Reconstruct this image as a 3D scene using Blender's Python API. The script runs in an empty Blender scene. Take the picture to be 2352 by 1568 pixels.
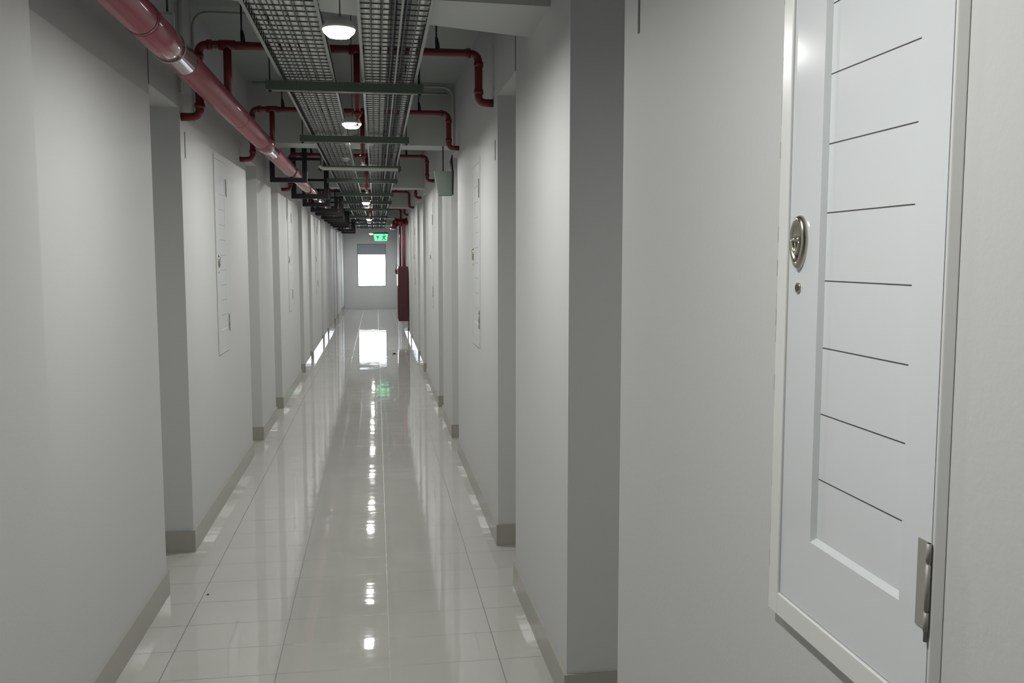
import bpy, math, random
from mathutils import Vector, Matrix
random.seed(7)
S = bpy.context.scene
COL = S.collection

# ------------------------------------------------------------------ camera
cam_d = bpy.data.cameras.new('camera'); cam = bpy.data.objects.new('camera', cam_d); COL.objects.link(cam)
cam_d.sensor_width = 36; cam_d.lens = 36*2060/2352; cam_d.clip_start = 0.02; cam_d.clip_end = 200
cam.location = (0, 0, 1.5)
cam.rotation_euler = (math.radians(90-5.3248), 0, math.radians(-8.5757))
S.camera = cam
# ------------------------------------------------------------------ world, exposure
w = bpy.data.worlds.new('daylight'); S.world = w; w.use_nodes = True
bg = w.node_tree.nodes['Background']; bg.inputs[0].default_value = (0.84, 0.93, 1, 1); bg.inputs[1].default_value = 20.0
S.view_settings.view_transform = 'Standard'; S.view_settings.look = 'None'
S.view_settings.gamma = 1; S.view_settings.use_curve_mapping = False
S.view_settings.exposure = 0.0
LAMP = 1120.0       # strength of the glowing lamp lenses

# ------------------------------------------------------------------ materials
def mat(name, col, rough=0.5, metal=0.0, emit=None, es=0.0, noise=0.0, nscale=8.0, bump=0.0, bscale=60.0, coat=0.0, spec=0.5, trans=0.0):
    m = bpy.data.materials.new(name); m.use_nodes = True; nt = m.node_tree; b = nt.nodes['Principled BSDF']
    b.inputs['Base Color'].default_value = (*col, 1); b.inputs['Roughness'].default_value = rough
    b.inputs['Metallic'].default_value = metal; b.inputs['Coat Weight'].default_value = coat
    b.inputs['Coat Roughness'].default_value = 0.08
    b.inputs['Specular IOR Level'].default_value = spec
    b.inputs['Transmission Weight'].default_value = trans
    if emit:
        b.inputs['Emission Color'].default_value = (*emit, 1); b.inputs['Emission Strength'].default_value = es
    tc = nt.nodes.new('ShaderNodeTexCoord')
    if noise:
        n = nt.nodes.new('ShaderNodeTexNoise'); n.inputs['Scale'].default_value = nscale; n.inputs['Detail'].default_value = 4
        nt.links.new(tc.outputs['Object'], n.inputs['Vector'])
        mx = nt.nodes.new('ShaderNodeMix'); mx.data_type = 'RGBA'
        mx.inputs[6].default_value = (*[c*(1-noise) for c in col], 1); mx.inputs[7].default_value = (*[min(1, c*(1+noise)) for c in col], 1)
        nt.links.new(n.outputs['Fac'], mx.inputs[0]); nt.links.new(mx.outputs[2], b.inputs['Base Color'])
    if bump:
        n2 = nt.nodes.new('ShaderNodeTexNoise'); n2.inputs['Scale'].default_value = bscale; n2.inputs['Detail'].default_value = 5
        nt.links.new(tc.outputs['Object'], n2.inputs['Vector'])
        bp = nt.nodes.new('ShaderNodeBump'); bp.inputs['Strength'].default_value = bump; bp.inputs['Distance'].default_value = 0.01
        nt.links.new(n2.outputs['Fac'], bp.inputs['Height']); nt.links.new(bp.outputs[0], b.inputs['Normal'])
    return m
M = {}
M['wall'] = mat('white_wall_paint', (0.56, 0.565, 0.56), 0.62, noise=0.015, nscale=1.5, bump=0.05, bscale=90, spec=0.3)
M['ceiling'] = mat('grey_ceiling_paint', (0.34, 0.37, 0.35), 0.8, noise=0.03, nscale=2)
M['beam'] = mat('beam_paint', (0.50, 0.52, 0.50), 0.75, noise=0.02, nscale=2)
M['baseboard'] = mat('glazed_skirting_tile', (0.36, 0.35, 0.31), 0.18, noise=0.03)
M['red_main'] = mat('glossy_red_pipe_paint', (0.33, 0.07, 0.10), 0.24, coat=1.0, noise=0.08, nscale=20)
M['red'] = mat('red_pipe_paint', (0.17, 0.006, 0.014), 0.40, coat=0.3, noise=0.1, nscale=30)
M['red_dark'] = mat('dark_red_enamel', (0.06, 0.002, 0.009), 0.42, coat=0.3)
M['joint'] = mat('dark_joint_line', (0.10, 0.012, 0.025), 0.4)
M['green'] = mat('dark_green_steel_paint', (0.085, 0.12, 0.088), 0.5, noise=0.1, nscale=12)
M['black'] = mat('black_steel_paint', (0.012, 0.011, 0.014), 0.45)
M['darkrod'] = mat('dark_zinc_rod', (0.045, 0.047, 0.045), 0.5, metal=0.4)
M['wire'] = mat('tray_wire', (0.07, 0.074, 0.07), 0.5, metal=0.3)
M['rail'] = mat('tray_rail_galvanised', (0.30, 0.32, 0.30), 0.42, metal=0.5, noise=0.15, nscale=30)
M['cable_w'] = mat('pale_grey_cable_sheath', (0.86, 0.87, 0.84), 0.5, noise=0.12, nscale=5)
M['cable_b'] = mat('black_cable_sheath', (0.02, 0.02, 0.022), 0.45)
M['conduit'] = mat('grey_pvc_conduit', (0.42, 0.45, 0.42), 0.45)
M['conduit_l'] = mat('pale_conduit', (0.62, 0.64, 0.58), 0.4)
M['housing'] = mat('lamp_housing_white', (0.6, 0.6, 0.58), 0.4)
M['glow'] = mat('lit_lamp_lens', (0.9, 0.9, 0.85), 0.3, emit=(1.0, 0.995, 0.965), es=LAMP)
M['glow_side'] = mat('lit_lamp_rim', (0.9, 0.9, 0.85), 0.3, emit=(1.0, 0.99, 0.94), es=14.0)
M['door'] = mat('white_door_enamel', (0.67, 0.70, 0.71), 0.12, coat=0.35, spec=0.5)
M['door_satin'] = mat('satin_white_door_paint', (0.56, 0.575, 0.575), 0.5, spec=0.3)
M['doorframe'] = mat('white_frame_enamel', (0.72, 0.72, 0.705), 0.28, coat=0.2)
M['gap'] = mat('dark_gap', (0.05, 0.05, 0.045), 0.8)
M['seam_shade_pin'] = mat('seam_shade_and_pin_grey', (0.26, 0.25, 0.235), 0.8, noise=0.4, nscale=60)  # grey for the painted shadow in the frame-to-wall seam, also colours hinge pins
M['nickel'] = mat('brushed_nickel', (0.56, 0.53, 0.45), 0.22, metal=1.0)
M['hinge'] = mat('satin_hinge_steel', (0.34, 0.33, 0.30), 0.5, metal=0.3)
M['seam'] = mat('plaster_seam', (0.22, 0.23, 0.22), 0.8)
M['winframe'] = mat('window_frame_grey', (0.16, 0.17, 0.18), 0.5)
M['blind'] = mat('grey_blind', (0.30, 0.33, 0.36), 0.7)
M['glass'] = mat('window_glass', (1, 1, 1), 0.0, trans=1.0)
M['signbox'] = mat('green_grey_box', (0.17, 0.21, 0.18), 0.5)
M['sign_lit'] = mat('lit_green_sign_face', (0.2, 0.8, 0.5), 0.4, emit=(0.16, 0.85, 0.42), es=1.0)
M['sign_dark'] = mat('dark_green_pictogram', (0.02, 0.25, 0.1), 0.4, emit=(0.01, 0.30, 0.10), es=0.6)
M['chrome'] = mat('chrome_sprinkler', (0.7, 0.6, 0.58), 0.2, metal=0.9)
M['speck'] = mat('dark_dirt', (0.03, 0.03, 0.03), 0.9)
M['glasswhite'] = mat('opal_glass_unlit', (0.35, 0.37, 0.34), 0.6)

def floor_material():
    m = bpy.data.materials.new('polished_cream_floor_tiles'); m.use_nodes = True; nt = m.node_tree; b = nt.nodes['Principled BSDF']
    N, L = nt.nodes.new, nt.links.new
    tc = N('ShaderNodeTexCoord'); sp = N('ShaderNodeSeparateXYZ'); L(tc.outputs['Object'], sp.inputs[0])
    def math_(op, a, bb=None, c=None):
        n = N('ShaderNodeMath'); n.operation = op
        for i, v in enumerate((a, bb, c)):
            if v is None: continue
            if isinstance(v, (int, float)): n.inputs[i].default_value = v
            else: L(v, n.inputs[i])
        return n.outputs[0]
    def cell(out, off, pitch, half):
        t = math_('DIVIDE', math_('SUBTRACT', out, off), pitch)
        fl = math_('FLOOR', t); fr = math_('SUBTRACT', t, fl)
        d = math_('MINIMUM', fr, math_('SUBTRACT', 1.0, fr))
        return math_('LESS_THAN', d, half/pitch), fl
    gx, fx = cell(sp.outputs[0], -0.378+8*0.4075-8*0.4075, 0.4075, 0.0016)
    gy, fy = cell(sp.outputs[1], 3.215, 0.2475, 0.0014)
    g = math_('MAXIMUM', gx, gy)
    cb = N('ShaderNodeCombineXYZ'); L(fx, cb.inputs[0]); L(fy, cb.inputs[1])
    wn = N('ShaderNodeTexWhiteNoise'); wn.noise_dimensions = '3D'; L(cb.outputs[0], wn.inputs['Vector'])
    ns = N('ShaderNodeTexNoise'); ns.inputs['Scale'].default_value = 2.2; ns.inputs['Detail'].default_value = 3; L(tc.outputs['Object'], ns.inputs['Vector'])
    mx = N('ShaderNodeMix'); mx.data_type = 'RGBA'; L(ns.outputs['Fac'], mx.inputs[0])
    mx.inputs[6].default_value = (0.43, 0.425, 0.395, 1); mx.inputs[7].default_value = (0.50, 0.495, 0.465, 1)
    m2 = N('ShaderNodeMix'); m2.data_type = 'RGBA'; L(g, m2.inputs[0]); L(mx.outputs[2], m2.inputs[6]); m2.inputs[7].default_value = (0.17, 0.165, 0.15, 1)
    L(m2.outputs[2], b.inputs['Base Color'])
    r = math_('ADD', math_('MULTIPLY', g, 0.30), 0.03); L(r, b.inputs['Roughness'])
    b.inputs['Specular IOR Level'].default_value = 0.62
    # slight unevenness of the laid tiles: every tile sits at a tiny tilt, surface ripples a little
    nb = N('ShaderNodeTexNoise'); nb.inputs['Scale'].default_value = 5.0; nb.inputs['Detail'].default_value = 2
    mp = N('ShaderNodeMapping'); mp.inputs['Scale'].default_value = (0.6, 1.3, 1); L(tc.outputs['Object'], mp.inputs[0]); L(mp.outputs[0], nb.inputs['Vector'])
    wr = N('ShaderNodeSeparateColor'); L(wn.outputs['Color'], wr.inputs[0])
    ty = math_('MULTIPLY', math_('SUBTRACT', wr.outputs[0], 0.5), math_('SUBTRACT', math_('DIVIDE', sp.outputs[1], 0.2475), fy))
    h = math_('ADD', math_('MULTIPLY', nb.outputs['Fac'], 1.0), math_('MULTIPLY', ty, 1.1))
    n3 = N('ShaderNodeTexNoise'); n3.inputs['Scale'].default_value = 1.0; n3.inputs['Detail'].default_value = 3
    mp3 = N('ShaderNodeMapping'); mp3.inputs['Scale'].default_value = (0.9, 16.0, 1); L(tc.outputs['Object'], mp3.inputs[0]); L(mp3.outputs[0], n3.inputs['Vector'])
    h = math_('ADD', h, math_('MULTIPLY', n3.outputs['Fac'], 0.10))
    h = math_('SUBTRACT', h, math_('MULTIPLY', g, 0.30))
    bp = N('ShaderNodeBump'); bp.inputs['Strength'].default_value = 0.22; bp.inputs['Distance'].default_value = 0.0045
    L(h, bp.inputs['Height']); L(bp.outputs[0], b.inputs['Normal'])
    return m
M['floor'] = floor_material()

# ------------------------------------------------------------------ mesh helpers
class MB:
    def __init__(s): s.v = []; s.f = []; s.sm = []
    def add(s, vs, fs, smooth=False, T=None):
        o = len(s.v); s.v += [tuple(T(Vector(p))) if T else tuple(p) for p in vs]
        s.f += [tuple(i+o for i in f) for f in fs]; s.sm += [smooth]*len(fs); return s
    def box(s, x0, x1, y0, y1, z0, z1, T=None):
        vs = [(x, y, z) for z in (z0, z1) for x, y in ((x0, y0), (x1, y0), (x1, y1), (x0, y1))]
        return s.add(vs, [(0, 3, 2, 1), (4, 5, 6, 7), (0, 1, 5, 4), (1, 2, 6, 5), (2, 3, 7, 6), (3, 0, 4, 7)], T=T)
    def prism(s, pts, z0, z1, T=None):
        n = len(pts); vs = [(x, y, z0) for x, y in pts]+[(x, y, z1) for x, y in pts]
        return s.add(vs, [tuple(range(n-1, -1, -1)), tuple(range(n, 2*n))]+[(i, (i+1) % n, n+(i+1) % n, n+i) for i in range(n)], T=T)
    def tube(s, pts, r, n=12, fillet=0.0, caps=True, seg=6, T=None):
        P = [Vector(p) for p in pts]; Q = [P[0]]
        for i in range(1, len(P)-1):
            if fillet:
                a = (P[i-1]-P[i]); b = (P[i+1]-P[i]); d = min(fillet, a.length*.49, b.length*.49)
                A = P[i]+a.normalized()*d; B = P[i]+b.normalized()*d
                for k in range(seg+1):
                    t = k/seg; Q.append(A*(1-t)**2+P[i]*2*t*(1-t)+B*t*t)
            else: Q.append(P[i])
        Q.append(P[-1])
        vs = []; prev = None
        for i, q in enumerate(Q):
            d = ((Q[i+1]-q) if i < len(Q)-1 else Vector()) ; e = ((q-Q[i-1]) if i else Vector())
            t = (d.normalized() if d.length else Vector())+(e.normalized() if e.length else Vector()); t.normalize()
            if prev is None:
                up = Vector((0, 0, 1)) if abs(t.z) < .9 else Vector((1, 0, 0)); u = t.cross(up).normalized()
            else: u = (prev-t*prev.dot(t)).normalized()
            prev = u; w_ = t.cross(u)
            rr = r[i] if isinstance(r, (list, tuple)) else r
            for k in range(n):
                a = 2*math.pi*k/n; vs.append(q+(u*math.cos(a)+w_*math.sin(a))*rr)
        fs = []; m = len(Q)
        for i in range(m-1):
            for k in range(n): fs.append((i*n+k, i*n+(k+1) % n, (i+1)*n+(k+1) % n, (i+1)*n+k))
        s.add(vs, fs, True, T)
        if caps:
            o = len(s.v)-m*n
            s.f += [tuple(o+k for k in range(n-1, -1, -1)), tuple(o+(m-1)*n+k for k in range(n))]; s.sm += [False, False]
        return s
    def lathe(s, prof, c=(0, 0, 0), n=28, T=None, close=True):   # prof: (r, z)
        vs = [(c[0]+r*math.cos(2*math.pi*k/n), c[1]+r*math.sin(2*math.pi*k/n), c[2]+z) for r, z in prof for k in range(n)]
        fs = [(i*n+k, i*n+(k+1) % n, (i+1)*n+(k+1) % n, (i+1)*n+k) for i in range(len(prof)-1) for k in range(n)]
        return s.add(vs, fs, True, T)
    def build(s, name, m, parent=None, bevel=0.0, bseg=2):
        me = bpy.data.meshes.new(name); o = parent.matrix_world.translation if False else None
        off = parent_origin(parent)
        me.from_pydata([(v[0]-off[0], v[1]-off[1], v[2]-off[2]) for v in s.v], [], s.f)
        me.polygons.foreach_set('use_smooth', s.sm); me.materials.append(m); me.update()
        ob = bpy.data.objects.new(name, me); COL.objects.link(ob)
        if parent: ob.parent = parent
        if bevel:
            md = ob.modifiers.new('bevel', 'BEVEL'); md.width = bevel; md.segments = bseg; md.limit_method = 'ANGLE'; md.angle_limit = math.radians(40)
        ob['_o'] = (0.0, 0.0, 0.0) if False else list(off)
        return ob
ORG = {}
def parent_origin(p):
    o = Vector((0, 0, 0))
    while p is not None:
        o += Vector(p.location); p = p.parent
    return o
def empty(name, loc=(0, 0, 0)):
    o = bpy.data.objects.new(name, None); COL.objects.link(o); o.location = loc; o.empty_display_size = 0.1; return o
def tag(o, label, cat, group=None, kind=None):
    o['label'] = label; o['category'] = cat
    if group: o['group'] = group
    if kind: o['kind'] = kind
    return o
ORD = ['nearest', 'second', 'third', 'fourth', 'fifth', 'sixth', 'seventh', 'eighth', 'ninth', 'tenth', 'eleventh', 'twelfth', 'thirteenth']

# ------------------------------------------------------------------ room shell
XL, XR, YB, YF, H = -0.945, 0.612, -3.0, 26.65, 2.82
HL, HR = 2.235, 2.31            # heads of the recesses, left and right
D = 0.34
PER = 4.45
facesR = [2.83]+[4.545+PER*k for k in range(5)]+[7.40+PER*k for k in range(5)]
facesL = [4.68+PER*k for k in range(5)]+[7.53+PER*k for k in range(5)]
facesR = sorted(y for y in facesR if y < 26.3); facesL = sorted(y for y in facesL if y < 26.3)
facesR = [-1.62]+facesR
RW = 0.60
def recess(y): return (y-(0.63 if abs(y-2.83) < .01 else RW), y)
o = MB().box(-1.4, 1.4, YB-.2, YF+.2, -0.12, 0).build('floor', M['floor']); tag(o, 'glossy cream tiled corridor floor reflecting the far window', 'floor', kind='structure')
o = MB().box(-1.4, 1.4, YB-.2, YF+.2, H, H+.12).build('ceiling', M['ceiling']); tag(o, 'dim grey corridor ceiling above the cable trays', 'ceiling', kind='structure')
def wall(side):
    X = XR if side > 0 else XL; fs = facesR if side > 0 else facesL; hd = HR if side > 0 else HL
    b = MB(); bb = MB()
    def bx(q, a, c, y0, y1, z0, z1):
        xa, xb = X+side*a, X+side*c; q.box(min(xa, xb), max(xa, xb), y0, y1, z0, z1)
    y = YB; hb = 0.112; t = 0.010
    for f_ in fs:
        a, c = recess(f_)
        bx(b, 0, D, y, a, 0, H)                       # pier between recesses
        bx(b, 0, D, a, c, hd, H)                      # lintel
        bx(b, D-.04, D, a, c, 0, hd)                  # back of the recess
        bx(bb, -t, .004, y-(t if y > YB else 0), a+t, 0, hb)                  # skirting along the corridor
        bx(bb, .0045, D-.05, c-t, c+.004, 0, hb)      # skirting on the far cheek
        bx(bb, -t, D-.05, c-t, c, 0, hb) if False else None
        bx(bb, .0045, D-.05, a-.004, a+t, 0, hb)
        bx(bb, D-.05, D-.039, a, c, 0, hb)
        y = c
    bx(b, 0, D, y, YF, 0, H); bx(bb, -t, .004, y-t, YF, 0, hb)
    n = 'right' if side > 0 else 'left'
    o = b.build('wall_'+n, M['wall']); tag(o, 'white %s corridor wall with a row of dark door recesses' % n, 'wall', kind='structure')
    o = bb.build('baseboard_'+n, M['baseboard']); tag(o, 'glazed beige skirting tiles along the %s corridor wall' % n, 'skirting', kind='structure')
wall(1); wall(-1)
# left pier that stands a little proud, beside the camera
o = MB().box(XL-.02, -0.862, YB, 2.50, 0, H).build('wall_left_pier', M['wall']); tag(o, 'white wall pier standing proud at the left edge of the view', 'wall', kind='structure')
o = MB().box(XL-.02, -0.852, YB, 2.51, 0, .112).build('baseboard_left_pier', M['baseboard']); tag(o, 'skirting tiles under the proud white pier at far left', 'skirting', kind='structure')
o = MB().box(-1.4, 1.4, YB-.2, YB, 0, H).build('wall_back', M['wall']); tag(o, 'white wall behind the camera closing the corridor', 'wall', kind='structure')
# far wall with window opening
wx0, wx1, wz0, wz1 = -0.545, 0.285, 0.665, 1.905
b = MB(); b.box(-1.4, wx0, YF, YF+.2, 0, H); b.box(wx1, 1.4, YF, YF+.2, 0, H); b.box(wx0, wx1, YF, YF+.2, 0, wz0); b.box(wx0, wx1, YF, YF+.2, wz1, H)
o = b.build('wall_far', M['wall']); tag(o, 'white end wall of the corridor around the bright window', 'wall', kind='structure')
o = MB().box(XL, XR, YF-.01, YF+.004, 0, .1).build('baseboard_far', M['wall']); tag(o, 'low pale skirting under the far window', 'skirting', kind='structure')
wn_ = empty('window_1', ((wx0+wx1)/2, YF+.05, wz0)); tag(wn_, 'bright daylit window with a grey blind at the far end of the corridor', 'window', kind='structure')
b = MB(); e = .022
b.box(wx0, wx0+e, YF+.02, YF+.08, wz0, wz1); b.box(wx1-e, wx1, YF+.02, YF+.08, wz0, wz1); b.box(wx0+e, wx1-e, YF+.02, YF+.08, wz0, wz0+e); b.box(wx0+e, wx1-e, YF+.02, YF+.08, wz1-e, wz1)
b.build('window_frame', M['winframe'], wn_)
MB().box(wx0+e, wx1-e, YF+.05, YF+.056, wz0+e, wz1-e).build('window_pane', M['glass'], wn_)
MB().box(wx0+e, wx1-e, YF+.03, YF+.042, 1.59, wz1-e).build('blind', M['blind'], wn_)

# cross beams (the first one runs a little askew)
def beam(pts, i, lab):
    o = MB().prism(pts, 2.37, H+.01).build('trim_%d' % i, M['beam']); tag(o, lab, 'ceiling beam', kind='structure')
beam([(XL, 3.075), (XR, 3.16), (XR, 3.60), (XL, 3.09)], 1, 'pale skewed ceiling beam over the nearest cable trays at top right')
for i, y in enumerate((7.12, 11.42, 15.9, 20.35, 24.8)):
    beam([(XL, y), (XR, y), (XR, y+.30), (XL, y+.30)], i+2, '%s ceiling beam crossing the corridor from the camera' % ORD[i+1])
# plaster seams and short chases on the walls
k = 7
for X, s, y, z0, z1, lab in ((XL, 1, 4.074, 2.235, 2.56, 'dark seam above the nearest left recess'), (XR, -1, 3.95, 2.31, 2.62, 'dark seam above the second right recess'),
                             (XR, -1, 2.075, 2.02, 2.5, 'grey chase high on the wall left of the panelled door'), (XL, 1, 4.78, 2.0, 2.13, 'short chase below the red elbow on the left wall'),
                             (XR, -1, 4.63, 2.0, 2.10, 'short chase below the red elbow on the right wall')):
    o = MB().box(min(X, X+s*.003), max(X, X+s*.003), y-.004, y+.004, z0, z1).build('trim_%d' % k, M['seam']); tag(o, lab, 'wall seam', kind='structure'); k += 1

# ------------------------------------------------------------------ access doors (hinge at y0, handle at y1)
def access_door(idx, side, yh, sgn, z0, z1, label, detail=True):
    X = XR if side > 0 else XL
    W = 0.365; ft = .015 if detail == 2 else .005; ow = .031 if detail == 2 else .036; wh = .009 if detail == 2 else .036
    root = empty('door_%d' % idx, (X, yh, z0))
    tag(root, label, 'door', kind='structure')
    def T(p): return Vector((X-side*p.y, yh+sgn*p.x, z0+p.z))      # local x: from hinge to handle, y: out of wall, z: up
    flip = (side > 0) == (sgn > 0)
    Hh = z1-z0; e = 0.036; g = 0.0014
    def P(mb): # keep faces outward after mirroring
        if not flip: mb.f = [tuple(reversed(f)) for f in mb.f]
        return mb
    # leaf with a sunk panel of horizontal boards
    px0, px1, pz0, pz1 = 0.060, 0.273, 0.112, Hh-0.10
    lf = 0.011 if detail == 2 else .0035     # leaf face level
    def quad(mb, pts): mb.add(pts, [(0, 1, 2, 3)], T=T)
    b = MB()
    A = [(0, 0), (W, 0), (W, Hh), (0, Hh)]; Bq = [(px0-.003, pz0-.006), (px1+.003, pz0-.006), (px1+.003, pz1+.006), (px0-.003, pz1+.006)]
    Cq = [(px0, pz0), (px1, pz0), (px1, pz1), (px0, pz1)]; dp = 0.0085 if detail == 2 else .002
    vs = [(x, lf, z) for x, z in A]+[(x, lf, z) for x, z in Bq]+[(x, lf-dp, z) for x, z in Cq]+[(x, 0.001, z) for x, z in A]
    fs = []
    for i in range(4):
        j = (i+1) % 4
        fs += [(i, j, 4+j, 4+i), (4+i, 4+j, 8+j, 8+i), (12+i, 12+j, j, i)]
    fs += [(15, 14, 13, 12)]
    b.add(vs, fs, T=T)
    nb = 10; pitch = 0.0925; zz = pz0; top = pz1; cuts = []
    z = 0.197
    while z < pz1-.02: cuts.append(z); z += pitch
    edges = [pz0]+cuts+[pz1]; gw = 0.0006
    for i in range(len(edges)-1):
        a = edges[i]+(gw if i else 0); c = edges[i+1]-(gw if i < len(edges)-2 else 0)
        b.add([(px0, lf-dp, a), (px1, lf-dp, a), (px1, lf-dp, c), (px0, lf-dp, c)], [(0, 1, 2, 3)], T=T)
    leaf = P(b).build('door_leaf', M['door'] if detail == 2 else M['door_satin'], root)
    gb = MB()
    for z in cuts:
        gb.box(px0, px1, lf-dp-.0012, lf-dp+.0002, z-gw*1.3, z+gw*1.3, T=T)
    P(gb).build('board_grooves', M['gap'], leaf)
    # frame
    b = MB(); o_ = e
    
    if detail == 2:      # hinge side: a moulding that slopes down to the wall
        b.add([(x, y, z) for z in (-o_, Hh+o_) for x, y in ((-.0115, .0004), (-.0005, .0004), (-.0005, .0108), (-.0040, .0108))],
              [(3, 2, 1, 0), (4, 5, 6, 7), (0, 1, 5, 4), (1, 2, 6, 5), (2, 3, 7, 6), (3, 0, 4, 7)], T=T)
    else: b.box(-wh, -g, 0, ft*.5, -o_, Hh+o_, T=T)
    b.box(W+g, W+ow, 0, ft, -o_, Hh+o_, T=T)
    b.box(-g, W+g, 0, ft, -o_, -g, T=T); b.box(-g, W+g, 0, ft, Hh+g, Hh+o_, T=T)
    P(b).build('door_frame', M['doorframe'] if detail == 2 else M['wall'], root, bevel=.0035 if detail == 2 else .001, bseg=3)
    b = MB(); b.box(-g, W+g, 0.0003, .0012, -g, Hh+g, T=T); P(b).build('frame_gap', M['gap'], root)
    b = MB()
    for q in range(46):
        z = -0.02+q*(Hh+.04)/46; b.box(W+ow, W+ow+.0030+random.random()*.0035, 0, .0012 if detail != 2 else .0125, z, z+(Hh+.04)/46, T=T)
    P(b).build('seam_shadow_line', M['seam_shade_pin'], root)  # dark shadow line of the frame-to-wall seam, put in as a ragged grey strip
    # flush ring pull
    hz = 0.528; hx = W-0.034
    hb = MB(); n = 36; rings = []
    prof = [(1.0, .0), (1.0, .0035), (.93, .0075), (.80, .0088), (.70, .0065), (.60, .0022), (.0, .0016)]
    for r_, h_ in prof:
        ring = []
        for k2 in range(n):
            a = 2*math.pi*k2/n; cz = math.sin(a); cx = math.cos(a)
            wz = 0.0385*cz; wx = 0.0225*cx*(1-.28*max(0, -cz)**1.5)
            ring.append((hx+wx*r_, lf+h_, hz+wz*r_))
        rings.append(ring)
    vs = [p for r_ in rings for p in r_]
    fs = [(i*n+k2, i*n+(k2+1) % n, (i+1)*n+(k2+1) % n, (i+1)*n+k2) for i in range(len(rings)-1) for k2 in range(n)]
    hb.add(vs, fs, True, T=T)
    hd = P(hb).build('ring_pull', M['nickel'], root)
    if detail:
        rb = MB(); pts = []
        for k2 in range(19):
            a = math.pi*(1.08+0.0)+math.pi*1.0*k2/18-math.pi*.04; pts.append((hx+0.0105*math.cos(a), lf+.0075, hz+.004+.020*math.sin(a)))
        rb.tube(pts, .0022, n=10, T=T); P(rb).build('pull_ring', M['nickel'], hd)
        kb = MB(); kb.tube([(hx-.013, lf+.0075, hz+.004), (hx+.013, lf+.0075, hz+.004)], .0036, n=12, T=T); P(kb).build('ring_pivot', M['nickel'], hd)
        cb = MB(); cb.tube([(hx+.002, lf-.001, 0.463), (hx+.002, lf+.0025, 0.463)], .0074, n=24, T=T); ky = P(cb).build('keyhole', M['nickel'], root)
        cb = MB(); cb.tube([(hx+.002, lf+.002, 0.463), (hx+.002, lf+.0029, 0.463)], .0050, n=18, T=T); sl = P(cb).build('key_slot', M['gap'], ky)
    # hinges
    for hz0 in ((0.093, Hh-0.193)):
        b = MB(); b.box(.0035, .0225, lf, lf+.0016, hz0, hz0+.1, T=T); hg = P(b).build('hinge', M['hinge'], root, bevel=.0004)
        for a, c in ((0, .0215), (.024, .076), (.0785, .1)):
            b = MB(); b.tube([(-.0005, lf+.0030, hz0+a), (-.0005, lf+.0030, hz0+c)], .0029, n=14, T=T); P(b).build('hinge_knuckle', M['hinge'], hg)
        b = MB(); b.tube([(-.0005, lf+.0030, hz0-.012), (-.0005, lf+.0030, hz0+.1)], .0022, n=10, T=T); P(b).build('hinge_pin', M['seam_shade_pin'], hg)
    return root
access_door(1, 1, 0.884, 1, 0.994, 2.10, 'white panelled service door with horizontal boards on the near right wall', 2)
for k in range(1, 4):
    access_door(1+k, 1, 0.895+PER*k, 1, 0.994, 2.06, 'small white service door on the right wall, %s from the camera' % ORD[k], k < 2)
for k in range(1, 4):
    access_door(4+k, -1, 5.975+PER*(k-1), -1, 0.95, 2.09, 'small white service door on the left wall, %s from the camera' % ['', 'nearest', 'second', 'third'][k], k < 2)

# ------------------------------------------------------------------ big red main
mx_, mz_, mr = -0.72, 2.25, 0.055
root = empty('fire_main_pipe', (mx_, 3, mz_)); tag(root, 'thick glossy red fire main running along the left side under the ceiling', 'pipe')
MB().tube([(mx_, YB+.02, mz_), (mx_, YF-.02, mz_)], mr, n=32).build('pipe', M['red_main'], root)
b_y = [0.2, 1.6, 3.02, 3.66, 5.06, 6.62, 8.9, 11.2, 13.6, 16, 18.5, 21, 23.5]
for y in b_y:
    MB().tube([(mx_, y-.004, mz_), (mx_, y+.004, mz_)], mr+.0012, n=32).build('pipe_joint', M['joint'], root)
for y in (3.66, 6.62):
    MB().tube([(mx_, y-.62, mz_), (mx_, y-.012, mz_)], mr+.0015, n=32).build('pipe_sleeve', M['red_main'], root)
# clevis hanger near the front
for y in (3.42,):
    h_ = empty('pipe_hanger', (mx_, y, mz_+.1)); tag(h_, 'thin dark threaded rod with pale clevis holding the near red main', 'hanger')
    MB().tube([(mx_, y, mz_+.115), (mx_, y, H)], .004, n=8).build('rod', M['darkrod'], h_)
    b = MB(); b.box(mx_-.022, mx_+.022, y-.012, y+.012, mz_+.112, mz_+.116)
    b.tube([(mx_+.0585*math.cos(a), y, mz_+.0585*math.sin(a)) for a in [math.pi*2*i/24 for i in range(25)]], .003, n=6)
    b.box(mx_-.022, mx_-.018, y-.01, y+.01, mz_+.05, mz_+.113); b.box(mx_+.018, mx_+.022, y-.01, y+.01, mz_+.05, mz_+.113)
    b.build('clevis', M['conduit'], h_)

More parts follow.
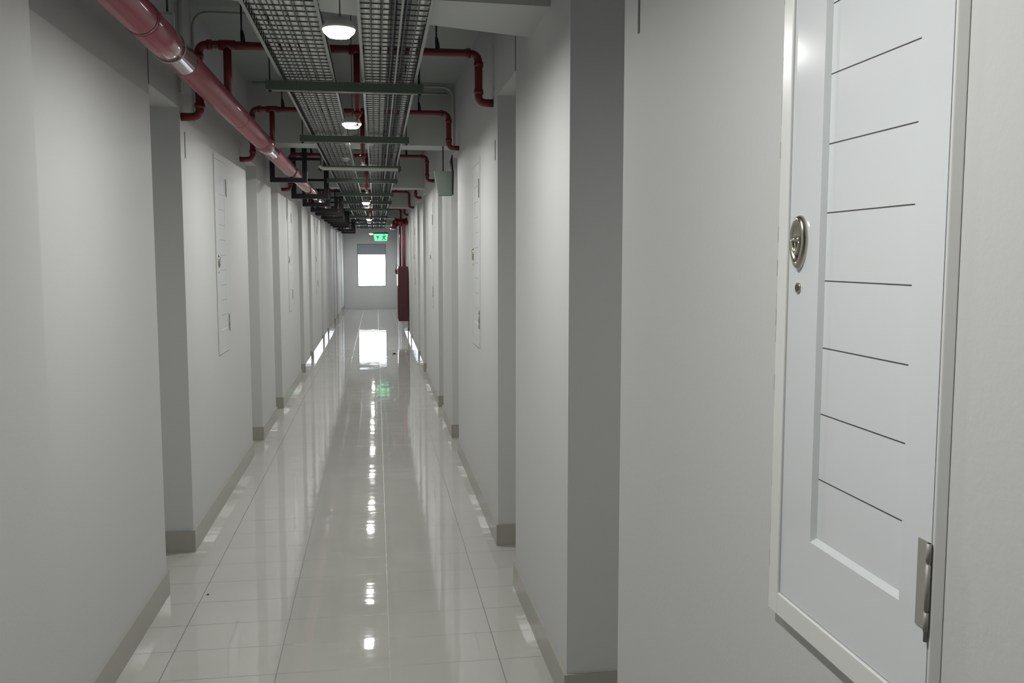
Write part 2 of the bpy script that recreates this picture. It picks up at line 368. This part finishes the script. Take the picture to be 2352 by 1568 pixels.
# black square frames under the main
def frame(y, x0, x1, zb, i, arm=None, zt=H):
    root = empty('pipe_support_frame', ((x0+x1)/2, y, H)); tag(root, 'black square steel frame carrying the red main, %s from the camera' % ORD[i], 'pipe support', 'black steel frames around the red main')
    t = .040 if i < 1 else .052
    MB().box(x0, x0+t, y-.02, y+.02, zb, zt if x0 > mx_ else zt).build('post', M['black'], root)
    MB().box(x1-t, x1, y-.02, y+.02, zb, zt).build('post', M['black'], root)
    MB().box(x0+t, x1-t, y-.02, y+.02, zb, zb+t).build('bottom_bar', M['black'], root)
    MB().box(x0+t, x1-t, y-.012, y+.012, zb+.19, zb+.215).build('cross_bar', M['black'], root)
    if arm: MB().box(x1, arm, y-.012, y+.012, zb+.19, zb+.215).build('arm', M['black'], root)
for i, (y, x0, x1, arm) in enumerate(((8.1, -.90, -.585, -.465), (10.1, -.90, -.50, None), (11.6, -.90, -.56, None), (13.0, -.90, -.52, -.45), (14.1, -.90, -.50, None), (15.4, -.90, -.53, None), (16.4, -.90, -.55, None), (17.4, -.90, -.53, -.44), (18.5, -.90, -.53, None), (19.6, -.90, -.55, None), (22.3, -.90, -.53, None), (24.3, -.90, -.53, None))):
    frame(y, x0, x1, mz_-mr-(.042 if i < 1 else .054), i, arm)

# ------------------------------------------------------------------ cable trays
def tray(x0, x1, z, label):
    root = empty('cable_tray', ((x0+x1)/2, 3, z)); tag(root, label, 'cable tray', 'wire mesh cable trays')
    b = MB(); r = .0021; n = 7
    for i in range(n):
        x = x0+(x1-x0)*i/(n-1); b.box(x-r, x+r, YB+.05, YF-.05, z-r, z+r)
    y = 1.0
    while y < YF-.1:
        b.box(x0, x1, y-r, y+r, z+r, z+3*r)
        for x in (x0, x1): b.box(x-r, x+r, y-r, y+r, z+3*r, z+.045)
        y += .068
    b.build('wire_mesh', M['wire'], root)
    for x in (x0, x1):
        MB().box(x-.003, x+.003, YB+.05, YF-.05, z+.045, z+.056).build('side_rail', M['rail'], root)
        MB().box(x-.006, x+.006, YB+.05, YF-.05, z-.006, z-.0025).build('bottom_rail', M['rail'], root)
    return root
TZ = 2.330
tray(-.425, -.185, TZ+.008, 'wire mesh cable tray left of the hanging lamps, full of pale cables')
tray(-.048, .195, TZ+.008, 'wire mesh cable tray right of the hanging lamps, with black and pale cables')
def cable(x, z, r, m, label, group, amp=.004):
    ph = random.random()*6; pts = []
    y = YB+.06
    while y < YF-.06:
        pts.append((x+amp*math.sin(y*1.3+ph)+amp*.6*math.sin(y*3.1+ph*2), y, z)); y += .22
    o = MB().tube(pts, r, n=8).build('cable', m); tag(o, label, 'cable', group)
for i, x in enumerate((-.395, -.355, -.318, -.281, -.245, -.212)):
    cable(x, TZ+.0145+.0165, .0155, M['cable_w'], 'pale grey cable in the left tray, %s from its left rail' % ['first', 'second', 'third', 'fourth', 'fifth', 'sixth'][i], 'pale cables in the left tray', .0012)
for i, x in enumerate((-.022, .012)):
    cable(x, TZ+.0145+.0165, .0155, M['cable_w'], 'pale grey cable in the right tray, %s from its left rail' % ['first', 'second'][i], 'pale cables in the right tray', .0012)
cable(.046, TZ+.0145+.014, .0135, M['cable_w'], 'pale cable beside the black cables in the right tray', None, .001)
for x in (.074, .122):
    cable(x, TZ+.0145+.0115, .011, M['cable_b'], 'black cable in the right tray, %s the slung pale conduit' % ('just left of' if x < .1 else 'just right of'), 'black cables in the right tray', .002)
cable(.163, TZ+.0145+.014, .0135, M['cable_w'], 'pale cable along the outer edge of the right tray', None, .001)
o = MB().tube([(.098, YB+.06, TZ-.002), (.098, YF-.06, TZ-.002)], .0042, n=10).build('conduit', M['conduit']); tag(o, 'pale conduit slung lengthwise under the right cable tray', 'conduit')

# green channel cross bars on threaded rods
for i, y in enumerate((4.42, 6.32, 8.32, 9.66, 11.7, 13.4, 15.3, 18.0, 20.0, 22.0, 24.2)):
    x0, x1 = -.50, .235
    root = empty('tray_hanger', ((x0+x1)/2, y, TZ)); tag(root, 'dark green steel crossbar under the cable trays, %s from the camera' % ORD[i], 'tray hanger', 'green crossbars carrying the cable trays')
    b = MB(); z1 = TZ-.004; z0 = z1-.044; t = .003
    b.box(x0, x1, y-.021, y+.021, z0, z0+t); b.box(x0, x1, y-.021, y-.018, z0+t, z1); b.box(x0, x1, y+.018, y+.021, z0+t, z1)
    b.box(x0, x1, y-.018, y-.011, z1-t, z1); b.box(x0, x1, y+.011, y+.018, z1-t, z1)
    b.build('channel_bar', M['green'], root)
    for x in (x0+.018, x1-.018):
        MB().tube([(x, y, z0-.012), (x, y, H)], .004, n=8).build('threaded_rod', M['darkrod'], root)
        MB().tube([(x, y, z0-.008), (x, y, z0)], .009, n=6).build('nut', M['darkrod'], root)

# ------------------------------------------------------------------ sprinkler branches
BZ = 2.548
for i, y in enumerate((4.72, 6.66, 9.50, 12.25, 14.6, 17.10, 19.7, 22.4)):
    root = empty('sprinkler_branch', (-.1, y, BZ)); tag(root, 'red sprinkler branch pipe crossing above the trays, %s from the camera' % ORD[i], 'sprinkler pipe', 'red sprinkler branch pipes')
    r = .0205 if i == 0 else .0185
    zl = 2.195; zr = 2.30 if i < 3 else 2.305
    MB().tube([(XL+.001, y, zl), (-.855, y, zl), (-.855, y, BZ), (.537, y, BZ), (.537, y, zr), (XR-.001, y, zr)], r, n=14, fillet=.05).build('branch_pipe', M['red'], root)
    for x in (-.715, -.083): MB().tube([(x-.04, y, BZ), (x+.04, y, BZ)], r+.005, n=14).build('tee_fitting', M['red'], root)
    for x, z in ((-.855, BZ-.055), (.537, BZ-.055), (.537, zr+.055), (-.855, zl+.055)): MB().tube([(x, y, z-.012), (x, y, z+.012)], r+.005, n=14).build('elbow_collar', M['red'], root)
    for x in (-.80, .482): MB().tube([(x-.012, y, BZ), (x+.012, y, BZ)], r+.005, n=14).build('elbow_collar', M['red'], root)
    MB().tube([(-.716, y, BZ), (-.716, y, mz_+mr+.0015)], r, n=14).build('riser', M['red'], root)
    d = MB().tube([(-.085, y, BZ), (-.085, y, 2.235)], .0165, n=14).build('drop_pipe', M['red'], root)
    b = MB(); b.lathe([(0, 0), (.022, 0), (.024, -.006), (.018, -.02), (.010, -.026), (.008, -.034), (0, -.034)], (-.085, y, 2.237), 20)
    b.build('drop_collar', M['red'], d)
    b = MB(); c = (-.085, y, 2.205)
    for s in (-1, 1): b.tube([(c[0]+s*.008, y, c[2]), (c[0]+s*.014, y, c[2]-.014), (c[0]+s*.003, y, c[2]-.030)], .0025, n=6)
    b.lathe([(0, -.028), (.004, -.028), (.004, -.034), (.018, -.034), (.018, -.036), (0, -.036)], c, 16)
    b.lathe([(0, 0), (.003, -.001), (.003, -.028), (0, -.029)], c, 8)
    b.build('sprinkler_head', M['chrome'], d)
    for x in ((-.645, .32) if i < 3 else (.32,)):
        MB().tube([(x, y, BZ+.05), (x, y, H)], .0045, n=8).build('hanger_rod', M['black'], root)
        MB().tube([(x+.006, y, BZ+.018), (x+.004, y, BZ+.045), (x, y, BZ+.075)], [.012, .011, .007], n=8).build('hanger_clamp', M['black'], root)

# ------------------------------------------------------------------ conduits
def conduit(pts, r, m, label, fil=.09):
    o = MB().tube(pts, r, n=10, fillet=fil, seg=10).build('conduit', m); tag(o, label, 'conduit')
conduit([(-.40, 4.66, 2.80), (-.925, 4.66, 2.80), (-.925, 4.66, 2.30)], .0115, M['conduit'], 'thick grey conduit bending down the left wall above the nearest red branch')
conduit([(-.40, 5.02, 2.78), (-.934, 5.02, 2.78), (-.934, 5.02, 2.21)], .0075, M['conduit'], 'thin grey conduit bending down the left wall behind the first red branch')
conduit([(.12, 6.98, 2.795), (.597, 6.98, 2.795), (.597, 6.98, 2.33)], .011, M['conduit'], 'grey conduit bending down the right wall in front of the second beam')
conduit([(.12, 7.05, 2.755), (.56, 7.05, 2.755)], .010, M['conduit'], 'short grey conduit running along the face of the second beam on the right')
conduit([(-.46, 7.110, 2.811), (-.90, 7.110, 2.811)], .010, M['conduit'], 'grey conduit along the left end of the second ceiling beam')
conduit([(-.48, 8.0, 2.315-.02), (-.45, 8.02, 2.272), (.20, 8.02, 2.272)], .014, M['conduit_l'], 'pale horizontal tube under the trays before the third crossbar', .03)
# small unlit dome light under the left tray
root = empty('dome_light', (-.235, 7.62, 2.31)); tag(root, 'small unlit opal dome light under the left cable tray', 'lamp')
MB().lathe([(0, .02), (.03, .02), (.03, .0), (.028, 0)], (-.235, 7.62, 2.305), 20).build('housing', M['housing'], root)
MB().lathe([(.024, 0), (.022, -.008), (.014, -.014), (0, -.016)], (-.235, 7.62, 2.305), 20).build('dome', M['glasswhite'], root)

# ------------------------------------------------------------------ hanging lamps
lamps = [(.95, 2.225), (3.0, 2.228), (5.05, 2.228), (6.80, 2.367), (8.80, 2.367), (10.2, 2.367), (12.1, 2.225), (13.85, 2.36), (15.75, 2.36), (17.4, 2.230), (20.4, 2.355), (22.7, 2.355), (25.2, 2.165)]
for i, (y, z) in enumerate(lamps):
    x = -.108 if y < 4 else (-.122 if y < 20 else -.13)
    root = empty('hanging_lamp', (x, y, z))
    lab = 'round glowing lamp hanging between the cable trays, ' + ('overhead just in front of the camera' if y < 2 else '%s in the row from the camera' % ORD[i-1])
    tag(root, lab, 'lamp', 'round lamps hanging between the trays')
    R = .052
    MB().lathe([(0, .038), (.022, .036), (.040, .024), (R, .008), (R+.002, .004), (R+.002, -.001), (R, -.002)], (x, y, z), 32).build('housing', M['housing'], root)
    MB().lathe([(R, -.0015), (R*.96, -.009), (R*.82, -.016), (R*.70, -.022), (R*.66, -.0235)], (x, y, z), 32).build('lens', M['glow_side'], root)
    MB().lathe([(R*.66, -.0235), (R*.3, -.0245), (.0001, -.025)], (x, y, z), 32).build('diffuser', M['glow'], root)
    MB().tube([(x+.004, y, z+.036), (x+.004, y, H if not 3.1 < y < 3.5 else 2.37)], .0022, n=6).build('stem', M['darkrod'], root)

# ------------------------------------------------------------------ hanging box near the right wall
root = empty('hanging_box', (.545, 7.16, 2.17)); tag(root, 'tapered green grey metal box hanging from a rod by the right wall', 'box light')
b = MB(); y0, y1 = 7.10, 7.16
b.add([(.488, y0, 1.985), (.596, y0, 1.985), (.597, y0, 2.175), (.455, y0, 2.175), (.488, y1, 1.985), (.596, y1, 1.985), (.597, y1, 2.175), (.455, y1, 2.175)],
      [(0, 1, 2, 3), (7, 6, 5, 4), (0, 4, 5, 1), (1, 5, 6, 2), (2, 6, 7, 3), (3, 7, 4, 0)])
b.build('box', M['signbox'], root, bevel=.003)
MB().tube([(.529, 7.14, 2.17), (.529, 7.14, 2.37)], .005, n=8).build('rod', M['darkrod'], root)
MB().tube([(.601, 7.09, 1.99), (.601, 7.09, 2.16), (.590, 7.09, 2.24), (.598, 7.09, 2.30)], [.005, .009, .012, .004], n=8).build('black_cable', M['black'], root)

# ------------------------------------------------------------------ exit sign
root = empty('exit_sign', (.122, 24, 2.13)); tag(root, 'glowing green exit sign hanging at the far end of the corridor', 'exit sign')
b = MB(); b.add([(-.035, 24, 1.945), (.285, 24, 1.945), (.312, 24, 2.128), (-.062, 24, 2.128), (-.035, 24.05, 1.945), (.285, 24.05, 1.945), (.312, 24.05, 2.128), (-.062, 24.05, 2.128)],
      [(0, 1, 2, 3), (7, 6, 5, 4), (0, 4, 5, 1), (1, 5, 6, 2), (2, 6, 7, 3), (3, 7, 4, 0)])
b.build('lit_panel', M['sign_lit'], root)
b = MB(); yy = 23.997
def poly(pts): b.add([(x, yy, z) for x, z in pts], [tuple(range(len(pts)))])
poly([(.01, 2.075), (.055, 2.075), (.055, 2.09), (.085, 2.05), (.055, 2.01), (.055, 1.975), (.035, 1.975), (.035, 2.03), (.01, 2.05)])
poly([(.15, 1.965), (.18, 1.965), (.20, 2.01), (.235, 1.965), (.265, 1.965), (.225, 2.03), (.25, 2.06), (.275, 2.045), (.275, 2.06), (.25, 2.08), (.19, 2.08), (.155, 2.045), (.165, 2.035), (.19, 2.055), (.18, 2.02)])
poly([(.215+.016*math.cos(a), 2.102+.016*math.sin(a)) for a in [math.pi*2*i/12 for i in range(12)]])
b.build('pictogram', M['sign_dark'], root)
MB().box(-.07, .32, 23.99, 24.06, 2.129, 2.165).build('top_housing', M['black'], root)
for x in (.0, .25): MB().tube([(x, 24.025, 2.16), (x, 24.025, H)], .004, n=6).build('rod', M['darkrod'], root)

# ------------------------------------------------------------------ fire hose cabinet and standpipe on the right
root = empty('fire_hose_cabinet', (.51, 17.4, .295)); tag(root, 'tall dark red fire hose cabinet on the right wall below two red pipes', 'fire cabinet')
MB().box(.41, XR-.012, 17.22, 17.85, .295, 1.335).build('body', M['red_dark'], root, bevel=.008)
MB().box(.400, .412, 17.25, 17.82, .33, 1.30).build('door', M['red_dark'], root, bevel=.004)
MB().box(.392, .400, 17.29, 17.32, .78, .90).build('latch', M['hinge'], root)
root = empty('alarm_bell', (.39, 17.28, 1.25)); tag(root, 'small dark red alarm bell on the corner of the fire hose cabinet', 'alarm bell')
Tm = lambda p: Vector((.398-p.z, 17.33+p.x, 1.25+p.y))
b = MB(); b.lathe([(.065, 0), (.062, .02), (.045, .038), (.0001, .046)], (0, 0, 0), 20, T=Tm); b.build('gong', M['red_dark'], root)
b = MB(); b.box(-.03, .03, .06, .12, 0, .03, T=Tm); b.build('strobe', M['glasswhite'], root)
root = empty('fire_standpipe', (.5, 17.35, 2.1)); tag(root, 'red valve and riser pipes above the fire hose cabinet', 'standpipe')
MB().tube([(.527, 17.35, 1.337), (.527, 17.35, 2.16), (XR-.001, 17.35, 2.16)], .033, n=16, fillet=.06).build('riser', M['red_main'], root)
MB().tube([(.455, 17.30, 1.337), (.455, 17.30, 2.16)], .016, n=12).build('riser', M['red_dark'], root)
MB().tube([(.60, 17.35, 2.19), (.36, 17.35, 2.19), (.325, 17.30, 2.05)], .055, n=18, fillet=.08).build('header_pipe', M['red_dark'], root)
b = MB(); b.tube([(.36, 17.35, 2.19), (.39, 17.35, 2.19)], .075, n=18); b.tube([(.56, 17.35, 2.19), (.59, 17.35, 2.19)], .075, n=18); b.tube([(.46, 17.35, 2.10), (.46, 17.35, 2.24)], .07, n=18)
b.build('flanges', M['red'], root)
b = MB(); b.tube([(.325, 17.30, 2.06), (.325, 17.30, 2.03)], .06, n=18); b.build('valve_cap', M['chrome'], root)

# ------------------------------------------------------------------ specks on the floor
def speck(x, y, r, lab):
    pts = [(x+r*(.7+.5*random.random())*math.cos(a), y+r*(.7+.5*random.random())*math.sin(a)) for a in [math.pi*2*i/7 for i in range(7)]]
    o = MB().prism(pts, 0, r*.5).build('dirt_crumb', M['speck']); tag(o, lab, 'dirt')
speck(-.765, 4.05, .006, 'tiny dark crumb on the floor tiles near the left wall')
speck(.262, 14.1, .03, 'dark crumb on the shiny floor before the far window')

for o in list(bpy.data.objects):
    if '_o' in o: del o['_o']
